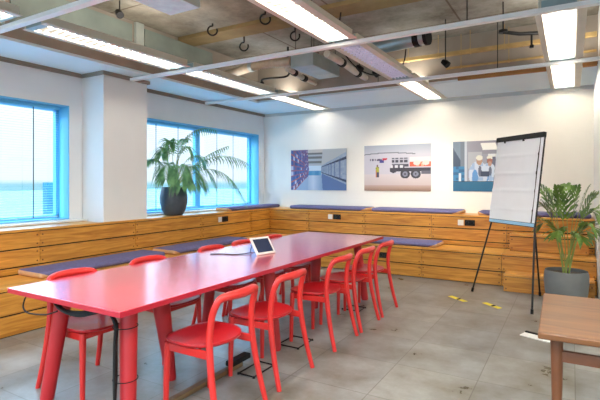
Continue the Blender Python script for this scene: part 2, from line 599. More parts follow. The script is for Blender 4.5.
def bench(axis, u0, u1, depth, front, z0, boards, ztop, label, notch=None, thin=False, group=None, tiers='bench'):
    """axis 'y': runs along y and faces +x; 'x': runs along x and faces -y. front = coordinate of the face"""
    def bx(bm, ua, ub, da, db, za, zb, bev=0):
        if axis == 'y':
            box(bm, front-db, front-da, ua, ub, za, zb, bev)
        else:
            box(bm, ua, ub, front+da, front+db, za, zb, bev)
    loc = (front-depth/2, (u0+u1)/2, z0) if axis == 'y' else ((u0+u1)/2, front+depth/2, z0)
    t = thing('bench_unit', label, 'bench', loc, 0, group)
    g = .002
    bm = new_bm()
    spans = [(u0+g, u1-g, depth)]
    if notch and u0 < notch[1] and u1 > notch[0]:
        spans = []
        if u0 < notch[0]: spans.append((u0+g, notch[0]-.003, depth))
        spans.append((max(u0+g, notch[0]-.003), min(u1-g, notch[1]+.003), .036))
        if u1 > notch[1]: spans.append((notch[1]+.003, u1-g, depth))
    for a, b, d in spans:
        bx(bm, a, b, -.004, d, ztop-.027, ztop, .003)
    part('seat_plank', bm, M['woodtop_'+axis], t, True)
    bm = new_bm()
    for za, zb in boards:
        bx(bm, u0+g, u1-g, 0, .018, za, zb, .0025)
    part('front_panel', bm, M['wood_'+axis], t, True)
    bm = new_bm()
    bx(bm, u0+g*2, u1-g*2, .018, .03 if thin else depth-.004, z0, ztop-.027)
    part('carcass', bm, M['dark'], t, True)
    for za, zb in boards:
        zs = [(za+zb)/2] if zb-za < .1 else [za+.035, zb-.035]
        for u in (u0+.03, u1-.03):
            for z in zs:
                bolt((front+.001, u, z) if axis == 'y' else (u, front-.001, z), axis, t)
    return t

LOW = [(0.010, .188), (.203, .411)]
UP = [(.453, .515), (.530, .702), (.717, .881)]
GL = 'wooden stepped bench units'
far = ['nearest the camera', 'second from the camera', 'third from the camera', 'fourth from the camera', 'in the corner by the back wall']
ul = [.6, 2.905, 4.19, 5.48, 6.77, YW-.002]
for i in range(5):
    bench('y', ul[i], ul[i+1], XU-XW-.002, XU, 0, UP, .918, 'upper tier wooden bench unit along the windows, ' + far[i], (3.70, 4.45), True, GL)
ll = [.6, 2.905, 4.19, 5.48, YU-.034]
farl = ['nearest the camera', 'second from the camera', 'third from the camera', 'ending in the room corner']
for i in range(4):
    bench('y', ll[i], ll[i+1], XL-XU-.034, XL, 0, LOW, .45, 'lower tier wooden bench unit along the windows, ' + farl[i], None, False, GL)
ub = [XU+.006, -4.16, -3.06, -1.91, -.82, XR-.003]
labu = ['upper tier wooden bench unit at the left end of the back wall', 'upper tier wooden bench unit on the back wall under the warehouse poster',
        'upper tier wooden bench unit on the back wall under the truck poster', 'upper tier wooden bench unit on the back wall under the laboratory poster',
        'upper tier wooden bench unit on the back wall behind the flipchart and palm']
for i in range(5):
    bench('x', ub[i], ub[i+1], YW-YU-.003, YU, 0, UP, .918, labu[i], None, False, GL)
lb = [XL+.006, -3.05, -1.92, -.82, XR-.003]
labl = ['lower tier wooden bench unit on the back wall beyond the table end, corner side', 'lower tier wooden bench unit on the back wall, with a black socket',
        'lower tier wooden bench unit on the back wall left of the flipchart', 'lower tier wooden bench unit on the back wall behind the grey planter']
for i in range(4):
    bench('x', lb[i], lb[i+1], YU-YB-.034, YB, 0, LOW, .45, labl[i], None, False, GL)
bench('x', -.76, .245, .297, 6.50, 0, [(.004, .192)], .226, 'low wooden step box on the floor behind the grey planter', None, False, 'wooden step boxes')
bench('x', -.75, .20, .24, 7.105, .451, [(.458, .648)], .688, 'raised wooden step box on the lower bench tier behind the palm', None, False, 'wooden step boxes')

# ------------------------------------------------------------------ cushions
def cushion(x0, x1, y0, y1, z, cap_end, label, h=.066, diag=.10):
    """box cushion with a tan end; cap_end in '-x +x -y +y'"""
    loc = ((x0+x1)/2, (y0+y1)/2, z)
    t = thing('bench_cushion', label, 'cushion', loc, 0, 'violet bench cushions')
    ax = 0 if cap_end[1] == 'x' else 1
    s = 1 if cap_end[0] == '+' else -1
    end = (x1 if s > 0 else x0) if ax == 0 else (y1 if s > 0 else y0)
    co = [loc[0], loc[1], z+h/2]
    co[ax] = end - s*.02
    co[2] += .02
    no = [0, 0, 0]
    no[ax] = s*.42
    no[2] = -1.0
    for nm, m, keep in (('pad', M['cushion'], False), ('end_cap', M['tan'], True)):
        bm = new_bm(); box(bm, x0, x1, y0, y1, z+.001, z+h, .030, 4)
        bmesh.ops.bisect_plane(bm, geom=bm.verts[:]+bm.edges[:]+bm.faces[:], plane_co=co, plane_no=no, clear_inner=keep, clear_outer=not keep)
        be = [e for e in bm.edges if e.is_boundary]
        bmesh.ops.contextual_create(bm, geom=be)
        part(nm, bm, m, t, True)
ZQ = .918
cushion(-4.60, -3.03, 7.40, 7.80, ZQ, '+x', 'violet cushion on the top back tier under the warehouse poster')
cushion(-2.95, -1.47, 7.40, 7.80, ZQ, '+x', 'violet cushion on the top back tier under the truck poster')
cushion(-1.23, .24, 7.40, 7.80, ZQ, '-x', 'violet cushion on the top back tier behind the flipchart and palm')
cushion(-5.34, -5.06, 6.15, 7.80, ZQ, '-y', 'violet cushion on the top tier by the windows near the corner')
cushion(-4.98, -4.55, 2.63, 4.28, .45, '-y', 'long violet cushion on the lower tier by the windows, nearest the camera')
cushion(-4.98, -4.55, 4.42, 6.05, .45, '-y', 'violet cushion on the lower tier by the windows, farther from the camera')
cushion(-3.30, -1.70, 6.86, 7.30, .45, '+x', 'violet cushion on the lower back tier beyond the end of the table')

# ------------------------------------------------------------------ sockets
def socket(p, axis, label, white=True, wide=.15):
    t = thing('wall_socket', label, 'socket', p, -PI/2 if axis == 'x' else 0, 'sockets set in the bench fronts')
    # local: faces +x, y runs along the bench
    d = -1 if axis == 'x' else 1
    bm = new_bm(); box(bm, 0, .009, -.075, .075, -.045, .045, .004)
    c = part('cover_plate', bm, M['black'], t)
    for yy in (-.036, .036):
        bm = new_bm(); lathe(bm, [(.022, 0), (.026, .004), (.026, 0)], seg=16)
        bm.transform(Matrix.Translation((.009, yy, 0)) @ Matrix.Rotation(PI/2, 4, 'Y'))
        part('socket_ring', bm, M['steel_black'], c)
    if white:
        bm = new_bm(); box(bm, 0, .012, .085 if axis == 'x0' else -.175, -.09, -.042, .042, .004)
        w = part('switch_plate', bm, M['white_pl'], t)
        bm = new_bm(); box(bm, .012, .02, -.147, -.118, -.02, .02, .003)
        part('rocker', bm, M['white_pl'], w)
socket((XU+.0005, 6.04, .80), 'y', 'black double socket with white plate on the window bench front')
socket((-3.57, YU-.0005, .805), 'x', 'black double socket with white plate below the gap between warehouse and truck posters')
socket((-1.33, YU-.0005, .80), 'x', 'black double socket with white plate left of the flipchart')
socket((-2.50, YB-.0005, .29), 'x', 'black socket on the lower back bench behind the last right-hand chair', False)

# ------------------------------------------------------------------ red table
TX0, TX1, TY0, TY1, TZ = -3.10, -2.015, 1.58, 5.46, .745
t = thing('meeting_table', 'long red meeting table with glossy top and splayed legs', 'table', ((TX0+TX1)/2, (TY0+TY1)/2, 0))
bm = new_bm(); box(bm, TX0, TX1, TY0, TY1, TZ-.004, TZ, .002)
top = part('tabletop', bm, M['red_top'], t, True)
bm = new_bm(); box(bm, TX0, TX1, TY0, TY1, TZ-.032, TZ-.004, .003)
part('tabletop_edge', bm, M['red_edge'], top, True)
bm = new_bm()
for x in (-2.80, -2.32):
    box(bm, x-.025, x+.025, TY0+.25, TY1-.25, TZ-.082, TZ-.032, .004)
for y in (1.86, 3.25, 5.10):
    box(bm, -2.86, -2.26, y-.025, y+.025, TZ-.082, TZ-.032, .004)
part('under_frame', bm, M['red_leg'], t, True)
def table_leg(xt, yt, xb, yb, rt=.052, rb=.043):
    bm = new_bm()
    tube(bm, [(xb, yb, 0), (xb, yb, .012), (xt+(xb-xt)*.5, yt+(yb-yt)*.5, .36), (xt, yt, TZ-.045), (xt, yt, TZ-.032)], [rb*.85, rb, (rt+rb)/2, rt, rt], 20)
    part('leg', bm, M['red_leg'], t, True)
table_leg(-2.23, 1.81, -2.164, 1.75); table_leg(-2.85, 1.81, -2.95, 1.75)
table_leg(-2.23, 3.25, -2.15, 3.25); table_leg(-2.85, 3.25, -2.94, 3.25)
table_leg(-2.23, 5.13, -2.15, 5.19); table_leg(-2.85, 5.13, -2.95, 5.19)
table_leg(-2.52, 2.30, -2.48, 2.38, .07, .036); table_leg(-2.52, 4.64, -2.49, 4.56, .07, .036)

# ------------------------------------------------------------------ chairs
def make_chair(loc, rz, label):
    t = thing('chair', label, 'chair', loc, rz, 'red chairs along the meeting table')
    # seat: dished rounded shield, local -x is the front
    bm = new_bm()
    NR, NA = 8, 48
    def outline(a):
        c, s = math.cos(a), math.sin(a)
        e = 3.2 if c < 0 else 2.3
        r = 1/((abs(c)**e+abs(s)**e)**(1/e))
        return c*r, s*r
    def top_z(u, v, k):
        z = .462 - .020*(1-k*k) + .006*max(0, -u)*0
        z -= .014*max(0, -u-.55)*k       # soft front lip
        return z
    rings = []
    for i in range(1, NR+1):
        k = i/NR
        ring = []
        for j in range(NA):
            u, v = outline(2*PI*j/NA)
            ring.append(bm.verts.new((-.055+.208*u*k, .222*v*k*(1-.04*max(0, u)), top_z(u*k, v*k, k))))
        rings.append(ring)
    c = bm.verts.new((-.055, 0, .442))
    for j in range(NA):
        bm.faces.new((c, rings[0][j], rings[0][(j+1) % NA]))
    for a, b in zip(rings, rings[1:]):
        for j in range(NA):
            bm.faces.new((a[j], b[j], b[(j+1) % NA], a[(j+1) % NA]))
    prev = rings[-1]
    for sc, dz in ((1.012, -.008), (1.0, -.018), (.93, -.027), (.80, -.032)):
        ring = [bm.verts.new((-.055+(v.co.x+.055)*sc, v.co.y*sc, .462+dz)) for v in rings[-1]]
        for j in range(NA):
            bm.faces.new((prev[j], ring[j], ring[(j+1) % NA], prev[(j+1) % NA]))
        prev = ring
    bm.faces.new(list(reversed(prev)))
    part('seat', bm, M['seat'], t, ang=60)
    # back loop: continuous rail bent from post to post
    half = [(.155, .205, .43), (.150, .202, .50), (.153, .198, .57), (.165, .195, .645), (.184, .190, .70), (.202, .172, .740), (.222, .125, .752), (.238, .06, .754), (.243, 0, .754)]
    pts = half + [(x, -y, z) for x, y, z in reversed(half[:-1])]
    pts = smooth_path(pts, 4)
    n_ = len(pts)
    bm = new_bm(); tube(bm, pts, [.0205+.0075*max(0, math.sin(PI*(i/(n_-1)-.28)/.44)) if .28 < i/(n_-1) < .72 else .0205 for i in range(n_)], 14)
    part('back_loop', bm, M['chair'], t, ang=70)
    for s in (1, -1):
        p = smooth_path([(.244, .232*s, 0), (.205, .222*s, .15), (.172, .212*s, .31), (.155, .205*s, .43)], 4)
        bm = new_bm(); tube(bm, p, [.0165+.0045*min(1, i/(len(p)-1)*1.3) for i in range(len(p))], 14)
        part('leg', bm, M['chair'], t, ang=70)
    for s in (1, -1):
        p = [(-.205, .200*s, 0), (-.203, .198*s, .2), (-.196, .192*s, .40), (-.194, .19*s, .433)]
        bm = new_bm(); tube(bm, p, [.016, .0185, .0215, .0215], 14)
        part('leg', bm, M['chair'], t, ang=70)
        bm = new_bm(); box(bm, -.19, .158, .190*s-.011, .190*s+.011, .385, .432, .006)
        part('side_rail', bm, M['chair'], t)
    bm = new_bm(); box(bm, -.208, -.186, -.185, .185, .395, .432, .006)
    part('front_rail', bm, M['chair'], t)
    return t
RX, LX = -1.95, -2.93
ords = ['nearest the camera', 'second from the near end', 'third from the near end', 'fourth from the near end', 'fifth, at the far end']
ry = [2.225, 2.85, 3.70, 4.265, 4.83]
ly = [2.05, 2.745, 3.55, 4.065, 4.66]
chair0 = make_chair((RX, ry[0], 0), 0, 'red wooden chair with loop back, right-hand side of the table, ' + ords[0])
for y, o in zip(ry[1:], ords[1:]):
    dup(chair0, (RX, y, 0), 0, 'red wooden chair with loop back, right-hand side of the table, ' + o)
for y, o in zip(ly, ords):
    dup(chair0, (LX, y, 0), PI, 'red wooden chair with loop back, window side of the table, ' + o)

# ------------------------------------------------------------------ tablet, cables, floor frames
t = thing('tablet', 'white framed tablet with dark screen propped on the red table', 'tablet', (-2.50, 3.56, TZ+.001), math.radians(-13))
lean = math.radians(36)
Rm = Matrix.Rotation(-lean, 4, 'Y')
def lb_(bm):
    bm.transform(Matrix.Translation((.05, 0, .004)) @ Rm)
bm = new_bm(); box(bm, -.012, 0, -.118, .118, .0, .185, .005); lb_(bm)
part('frame', bm, M['white_pl'], t)
bm = new_bm(); box(bm, 0, .0015, -.096, .096, .022, .163, .0005); lb_(bm)
part('screen', bm, M['screen'], t)
bm = new_bm(); tube(bm, smooth_path([(-.055, -.06, .14), (-.095, -.06, .07), (-.11, -.06, .006), (-.11, .06, .006), (-.095, .06, .07), (-.055, .06, .14)], 4), .004, 8)
part('stand', bm, M['steel_black'], t)
bm = new_bm(); tube(bm, smooth_path([(-2.600, 3.50, TZ+.012), (-2.64, 3.42, TZ+.006), (-2.70, 3.36, TZ+.005), (-2.82, 3.33, TZ+.005), (-2.90, 3.27, TZ+.005)], 5), .0045, 8)
tag(link('tablet_cable', bm, M['black'], loc=(-2.75, 3.36, TZ)), 'thin dark cable lying on the red table behind the tablet', 'cable')

t = thing('power_cable', 'black cable bundle slung under the near table end and down a leg', 'cable', (-2.30, 1.66, 0))
bm = new_bm()
for k in range(3):
    o = .009*(k-1)
    tube(bm, smooth_path([(-2.92, 1.75+o, .690), (-2.78, 1.70+o, .675), (-2.62, 1.655+o, .652), (-2.45, 1.655+o, .655+o), (-2.31, 1.70, .685+o), (-2.235+o*.5, 1.722-o, .62), (-2.222+o*.5, 1.712-o, .5), (-2.202+o*.5, 1.695-o, .3), (-2.19+o*.5, 1.68, .1), (-2.19+o, 1.665, .012), (-2.14+o, 1.60+o, .010)], 5), .0085, 8)
part('cable', bm, M['black'], t, True)
for z in (.30, .60):
    bm = new_bm(); tube(bm, [(-2.186+.068*math.cos(a)-.006, 1.768+.068*math.sin(a)-.012, z) for a in [2*PI*i/28 for i in range(29)]], .003, 6, False)
    part('cable_tie', bm, M['black'], t, True)
bm = new_bm(); tube(bm, smooth_path([(-2.80, 1.70, .700), (-2.93, 1.72, .700), (-3.03, 1.72, .697), (-3.10, 1.71, .675), (-3.125, 1.70, .635), (-3.10, 1.68, .595), (-3.03, 1.67, .575), (-2.92, 1.67, .58), (-2.80, 1.66, .60), (-2.66, 1.64, .645)], 6), .005, 8)
tag(link('loose_cable', bm, M['black'], loc=(-3.0, 1.75, 0)), 'thin black cable looping out beyond the left near table leg', 'cable')

t = thing('cable_tray', 'low bronze cable duct on the floor under the table', 'cable tray', (-2.17, 2.3, 0))
bm = new_bm(); box(bm, -2.235, -2.180, 1.85, 2.84, 0, .035, .01)
part('duct', bm, M['bronze'], t, True)
bm = new_bm(); box(bm, -2.245, -2.175, 2.70, 2.93, .0352, .075, .008)
part('power_block', bm, M['black'], t, True)
fl = None
for (y0, y1, o) in ((2.70, 2.96, 'under the second right-hand chair'), (3.36, 3.61, 'beside the third right-hand chair'), (4.665, 4.84, 'under the last right-hand chair')):
    x0, x1 = -2.125, -1.985
    x0, x1 = (-2.12, -1.98) if y0 < 3 else (-2.2, -2.0)
    bm = new_bm(); z = .008
    tube(bm, [(x0, y0, z), (x1, y0, z), (x1, y1, z), (x0, y1, z), (x0, y0, z)], .0065, 6, False)
    for p in ((x0, y0), (x1, y0), (x0, y1), (x1, y1)):
        lathe(bm, [(0, .017), (.009, .015), (.011, 0), (0, 0)], (p[0], p[1], 0), 10)
    tag(link('wire_foot_frame', bm, M['steel_black'], loc=((x0+x1)/2, (y0+y1)/2, 0)), 'black wire foot frame lying on the floor ' + o, 'foot frame', 'black wire foot frames')

# ------------------------------------------------------------------ ceiling grid, lamps, services
def rail(y, x0, x1, label):
    t = thing('ceiling_rail', label, 'ceiling rail', (x0, y, 2.762), 0, 'white ceiling grid rails')
    bm = new_bm()
    box(bm, x0, x1, y-.030, y+.030, 2.762, 2.772, .002)
    box(bm, x0, x1, y-.030, y-.024, 2.772, 2.798); box(bm, x0, x1, y+.024, y+.030, 2.772, 2.798)
    part('channel', bm, M['rail'], t, True)
    for x in (-2.3, -.77, .9):
        bm = new_bm(); tube(bm, [(x, y, 2.772), (x, y, ZC-.001)], .005, 6)
        r = part('hanger_rod', bm, M['steel_black'], t, True)
        bm = new_bm(); tube(bm, [(x, y, 2.772), (x, y, 2.80)], .012, 8)
        part('hanger_nut', bm, M['galv'], r, True)
rail(2.18, -5.44, 4.45, 'white ceiling rail across the room, nearest the camera')
rail(4.13, -5.03, 4.45, 'white ceiling rail across the room, meeting the pillar')
rail(6.03, -5.44, 4.45, 'white ceiling rail across the room, nearest the back wall')

def lamp(x0, x1, y0, y1, label, lit=True, z=2.803):
    t = thing('ceiling_light', label, 'ceiling light', ((x0+x1)/2, (y0+y1)/2, z), 0, 'long louvred ceiling lights')
    w, h = .022, .085
    bm = new_bm()
    box(bm, x0-w, x0, y0, y1, z, z+h, .002); box(bm, x1, x1+w, y0, y1, z, z+h, .002)
    box(bm, x0-w-.03, x0-w, y0, y1, z, z+.006); box(bm, x1+w, x1+w+.05, y0, y1, z, z+.006)
    box(bm, x0-w, x1+w, y0, y1, z+h, z+h+.005)
    part('housing', bm, M['housing'], t, True)
    for ya, yb in ((y0, y0+.07), (y1-.03, y1)):
        bm = new_bm(); box(bm, x0, x1, ya, yb, z, z+h, .003)
        part('end_plate', bm, M['bluegrey'], t, True)
    bm = new_bm()
    # curved reflector
    xs = [x0+.004+(x1-x0-.008)*i/12 for i in range(13)]
    row = []
    for x in xs:
        k = (x-(x0+x1)/2)/((x1-x0)/2)
        row.append((bm.verts.new((x, y0+.07, z+.075-.05*k*k)), bm.verts.new((x, y1-.03, z+.075-.05*k*k))))
    for a, b in zip(row, row[1:]):
        bm.faces.new((a[0], a[1], b[1], b[0]))
    part('reflector', bm, M['reflector'] if lit else M['reflector_off_glow'], t, True)
    if lit:
        bm = new_bm(); tube(bm, [((x0+x1)/2, y0+.075, z+.05), ((x0+x1)/2, y1-.035, z+.05)], .013, 10)
        part('lamp_tube', bm, M['tube_' + ('window' if x0 < -3 else 'table' if x0 < -1 else 'right') + ('_wall' if y1 > 7 else '')], t, True)
    bm = new_bm()
    n = int((y1-y0-.1)/.075)
    for i in range(1, n):
        y = y0+.07+i*(y1-y0-.1)/n
        box(bm, x0+.004, x1-.004, y-.0012, y+.0012, z+.002, z+.022)
    if not lit:
        for i in range(1, 5):
            x = x0+(x1-x0)*i/5
            box(bm, x-.0012, x+.0012, y0+.07, y1-.03, z+.002, z+.022)
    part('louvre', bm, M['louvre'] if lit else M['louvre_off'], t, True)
    # added fill light above each lit lamp, to brighten the slab
    if not lit:
        return t
    d = bpy.data.lights.new('fill_uplight', 'AREA')
    d.shape = 'RECTANGLE'
    d.size, d.size_y = .26, y1-y0-.1
    d.energy = (UP_W if lit else UP_W*.5)*(.25 if x0 < -3 and 4 < y0 < 5 else 1)
    d.color = (1, .93, .82)
    o = bpy.data.objects.new('fill_uplight', d)
    COL.objects.link(o)
    o.parent = t
    o.location = (0, 0, h+.03)
    o.rotation_euler = (PI, 0, 0)
    return t
UP_W = 8
LA, LB_, LC = (-4.24, -4.0), (-2.07, -1.84), (-.21, .04)
lamp(*LA, .4, 2.12, 'lit louvred ceiling light at the top left edge, beside the windows')
lamp(*LA, 2.32, 4.08, 'lit louvred ceiling light along the windows, before the pillar')
lamp(*LA, 4.20, 5.98, 'lit louvred ceiling light along the windows, beyond the pillar')
lamp(*LA, 6.10, 7.78, 'lit louvred ceiling light along the windows, ending at the back wall')
lamp(*LB_, 2.32, 4.08, 'lit louvred ceiling light over the table, nearest the camera')
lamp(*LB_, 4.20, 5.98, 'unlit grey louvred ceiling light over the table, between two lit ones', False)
lamp(*LB_, 6.10, 7.78, 'lit louvred ceiling light over the table end, ending at the back wall')
lamp(*LC, 4.20, 5.98, 'lit louvred ceiling light at the right, nearer the camera')
lamp(*LC, 6.10, 7.78, 'lit louvred ceiling light at the right, ending above the flipchart wall')

# ventilation units
def vent(x0, x1, y0, y1, z0, z1, label, under):
    t = thing('ventilation_unit', label, 'ventilation unit', ((x0+x1)/2, (y0+y1)/2, z0))
    bm = new_bm(); box(bm, x0, x1, y0, y1, z0+.004, z1, .004)
    part('casing', bm, M['galv'], t, True)
    bm = new_bm(); box(bm, x0+.01, x1-.01, y0+.01, y1-.01, z0, z0+.004)
    part('bottom_panel', bm, under, t, True)
    bm = new_bm()
    for yy in (y0+(y1-y0)*.33, y0+(y1-y0)*.66):
        box(bm, x0-.004, x1+.004, yy-.012, yy+.012, z0-.003, z1+.004)
    part('seam_strap', bm, M['galv'], t, True)
    for x in (x0+.03, x1-.03):
        for y in (y0+.08, y1-.08):
            bm = new_bm(); tube(bm, [(x, y, z1-.01), (x, y, ZC-.001)], .005, 6)
            part('hanger_rod', bm, M['steel_black'], t, True)
vent(-3.28, -2.90, 1.5, 3.14, 3.0, 3.24, 'sheet metal ventilation unit with pale blue underside at the top edge', M['galv_blue'])
vent(-3.24, -2.90, 5.25, 6.05, 2.95, 3.13, 'grey box ventilation unit hanging over the middle of the table', M['galv'])

def pipe(name, label, pts, r, m, cat, rings=None, ringm=None, ribs=0):
    base = pts[len(pts)//2]
    t = thing(name, label, cat, base)
    P = smooth_path(pts, 8)
    rad = r
    if ribs:
        P = smooth_path(pts, ribs)
        rad = [r*(1+.05*(i % 2)) for i in range(len(P))]
    bm = new_bm(); tube(bm, P, rad, 18)
    part('pipe', bm, m, t, True)
    for (a, b, rr) in (rings or []):
        bm = new_bm(); tube(bm, [a, b], rr, 20)
        part('collar', bm, ringm or M['galv'], t, True)
    return t
pipe('flexible_duct', 'tan flexible air duct running toward the grey ventilation unit', [(-4.7, 5.46, 3.05), (-4.36, 5.40, 3.05), (-3.9, 5.28, 3.06), (-3.6, 5.24, 3.06), (-3.40, 5.27, 3.05), (-3.27, 5.30, 3.05)], .062, M['flex'], 'duct', [((-3.93, 5.29, 3.06), (-3.86, 5.27, 3.06), .072)], M['galv'], 14)
pipe('insulated_pipe', 'pale insulated pipe running back beside the grey ventilation unit', [(-3.47, 5.52, 3.03), (-3.49, 5.7, 3.03), (-3.55, 6.0, 3.03), (-3.60, 6.60, 3.03)], .035, M['pipe_white'], 'pipe', [((-3.50, 5.74, 3.03), (-3.51, 5.82, 3.03), .05), ((-3.56, 6.12, 3.03), (-3.57, 6.22, 3.03), .05)], M['black'])
pipe('insulated_pipe', 'pale insulated pipe on the right side of the grey ventilation unit', [(-2.62, 5.1, 3.02), (-2.64, 5.6, 3.02), (-2.70, 6.2, 3.02), (-2.72, 6.60, 3.02)], .045, M['pipe_white'], 'pipe', [((-2.64, 5.55, 3.02), (-2.645, 5.62, 3.02), .058), ((-2.69, 6.2, 3.02), (-2.70, 6.28, 3.02), .058)], M['black'])
pipe('round_duct', 'round grey duct with dark open end above the right of the table', [(-2.4, 5.44, 3.08), (-1.85, 5.34, 3.08), (-1.43, 5.27, 3.08)], .082, M['galv'], 'duct', [((-1.57, 5.295, 3.08), (-1.50, 5.283, 3.08), .09), ((-1.44, 5.272, 3.08), (-1.40, 5.265, 3.08), .092)], M['black'])
pipe('black_pipe', 'thin black sprinkler pipe under the ceiling left of the grey unit', [(-4.16, 5.89, 2.98), (-4.15, 5.885, 3.02), (-4.0, 5.87, 3.02), (-3.66, 5.85, 3.02), (-3.66, 5.85, 3.2), (-3.66, 5.85, ZC-.002)], .016, M['steel_black'], 'pipe', [((-4.16, 5.89, 2.95), (-4.16, 5.89, 2.985), .03)], M['black'])
bm = new_bm(); box(bm, -2.30, XR-.02, 6.40, 6.47, 3.14, 3.19, .004)
t = thing('cable_conduit', 'thick ochre conduit running across the ceiling at the back right', 'conduit', (0, 6.43, 3.14))
part('conduit', bm, M['ochre'], t, True)
for x in [-2.0+.42*i for i in range(6)]:
    bm = new_bm(); box(bm, x-.008, x+.008, 6.394, 6.476, 3.134, 3.196); tube(bm, [(x, 6.435, 3.19), (x, 6.435, ZC-.001)], .004, 6)
    part('clip', bm, M['ochre'], t, True)
t = thing('cable_conduit', 'thin ochre conduit behind the thick one at the back right', 'conduit', (0, 6.55, 3.0))
bm = new_bm(); tube(bm, [(-1.5, 6.55, 3.0), (XR-.02, 6.55, 3.0)], .016, 10)
part('conduit', bm, M['ochre'], t, True)
for x in (-1.3, -.7, -.1):
    bm = new_bm(); box(bm, x-.01, x+.01, 6.53, 6.572, 2.98, 3.02); tube(bm, [(x, 6.55, 3.01), (x, 6.55, ZC-.001)], .004, 6)
    part('clip', bm, M['ochre'], t, True)

# black ceiling bracket near right lamp
t = thing('sprinkler_bracket', 'black sprinkler pipe bracket left of the right-hand ceiling lights', 'bracket', (-.55, 5.7, 3.1))
bm = new_bm(); tube(bm, [(-.66, 5.62, 3.11), (-.50, 5.68, 3.08), (-.30, 5.76, 3.08)], .022, 10)
part('pipe', bm, M['steel_black'], t, True)
bm = new_bm(); tube(bm, [(-.66, 5.62, 3.10), (-.66, 5.62, 3.13)], .05, 14); tube(bm, [(-.66, 5.62, 3.13), (-.66, 5.62, ZC-.001)], .008, 8)
part('flange', bm, M['steel_black'], t, True)
bm = new_bm(); tube(bm, [(-.38, 5.73, 3.08), (-.38, 5.73, 2.93)], .012, 8); tube(bm, [(-.38, 5.73, 2.95), (-.38, 5.73, 2.92)], .022, 10)
part('drop_rod', bm, M['steel_black'], t, True)

# ceiling spotlights (small black heads)
def spot(x, y, z, label):
    t = thing('ceiling_spotlight', label, 'spotlight', (x, y, z), 0, 'small black ceiling spotlights')
    bm = new_bm(); tube(bm, [(0, 0, .03), (0, 0, ZC-z-.001)], .008, 8)
    part('stem', bm, M['steel_black'], t)
    bm = new_bm(); tube(bm, [(-.035, .0, .03), (.0, -.01, .005), (.035, -.02, -.03)], [.03, .04, .042], 14)
    part('lamp_head', bm, M['black'], t)
    if y > 5:
        d = bpy.data.lights.new('spot_beam', 'SPOT')
        d.energy = 48
        d.color = (1, .90, .76)
        d.spot_size = math.radians(74)
        d.spot_blend = 1
        d.shadow_soft_size = .04
        o = bpy.data.objects.new('spot_beam', d)
        COL.objects.link(o)
        o.parent = t
        o.location = (.03, .02, 2.735-z)
        o.rotation_euler = Vector((0, 1, -.85)).to_track_quat('-Z', 'Y').to_euler()
spot(-4.34, 3.40, 3.30, 'small black spotlight under the slab at the top left')
spot(-2.50, 5.85, 2.98, 'small black spotlight between the grey unit and the unlit light')
spot(-2.42, 6.25, 2.98, 'small black spotlight behind the unlit ceiling light')
spot(-1.35, 5.86, 2.90, 'small black spotlight just right of the unlit ceiling light')

def loop(x, y, r, drop, label, rz):
    z = ZC
    c, s = math.cos(rz), math.sin(rz)
    pts = []
    for i in range(15):
        a = PI*.5 + 2*PI*i/14*.82
        u, v = r*math.cos(a)+r*.1, r*math.sin(a)
        pts.append((u*c, u*s, -drop-r+v))
    pts = [(pts[0][0], pts[0][1], 0)] + pts
    bm = new_bm(); tube(bm, smooth_path(pts, 3), .011, 8)
    bmesh.ops.translate(bm, verts=bm.verts, vec=(x, y, z))
    tag(link('cable_loop', bm, M['black'], loc=(x, y, z)), label, 'cable', 'black cable loops under the slab')
loop(-3.96, 4.5, .06, .03, 'black cable loop hanging below the slab, leftmost of the row', .6)
loop(-3.14, 4.5, .06, .03, 'black cable loop hanging just left of the near table light', .6)
loop(-3.93, 5.12, .06, .08, 'short black cable hook hanging over the left ceiling rail', .4)
loop(-3.13, 5.17, .06, .05, 'black cable hook hanging in front of the grey ventilation unit', .4)
bm = new_bm(); tube(bm, smooth_path([(-2.35, 4.9, 3.3), (-2.45, 5.15, 3.1), (-2.42, 5.5, 2.93), (-2.3, 5.8, 2.86), (-2.12, 5.98, 2.90), (-1.98, 6.15, 3.05), (-1.95, 6.2, ZC-.003)], 6), .009, 8)
tube(bm, [(-2.35, 4.9, 3.3), (-2.3, 4.85, ZC-.003)], .009, 8)
tag(link('hanging_cable', bm, M['black'], loc=(-2.3, 5.5, 2.85)), 'long black cable sagging beside the unlit ceiling light', 'cable')

# ------------------------------------------------------------------ posters
def poster(x0, x1, z0, z1, fn, label):
    nx, nz = 132, 88
    bm = new_bm()
    y = YW-.012
    g = [[bm.verts.new((x0+(x1-x0)*i/nx, y, z0+(z1-z0)*j/nz)) for i in range(nx+1)] for j in range(nz+1)]
    cols = []
    for j in range(nz):
        for i in range(nx):
            bm.faces.new((g[j][i], g[j][i+1], g[j+1][i+1], g[j+1][i]))
            cols.append(fn((i+.5)/nx, (j+.5)/nz))
    edge = [(x0, z0), (x1, z0), (x1, z1), (x0, z1)]
    back = [bm.verts.new((x, YW-.0001, z)) for x, z in edge]
    fr = [g[0][0], g[0][nx], g[nz][nx], g[nz][0]]
    rim = [[g[0][i] for i in range(nx+1)], [g[j][nx] for j in range(nz+1)], [g[nz][i] for i in range(nx, -1, -1)], [g[j][0] for j in range(nz, -1, -1)]]
    for k in range(4):
        bm.faces.new(list(reversed(rim[k])) + [back[k], back[(k+1) % 4]])
        cols.append((210, 210, 210))
    loc = ((x0+x1)/2, YW-.006, z0)
    bmesh.ops.translate(bm, verts=bm.verts, vec=(-loc[0], -loc[1], -loc[2]))
    me = bpy.data.meshes.new('poster')
    bm.to_mesh(me); bm.free()
    ca = me.color_attributes.new('print', 'FLOAT_COLOR', 'CORNER')
    for p in me.polygons:
        c = tuple(v*.84 for v in lin(cols[p.index]))+(1,)
        for li in p.loop_indices:
            ca.data[li].color = c
    me.materials.append(M['print'])
    o = bpy.data.objects.new('poster', me)
    COL.objects.link(o)
    o.location = loc
    tag(o, label, 'poster', 'photo posters on the back wall')
    return o

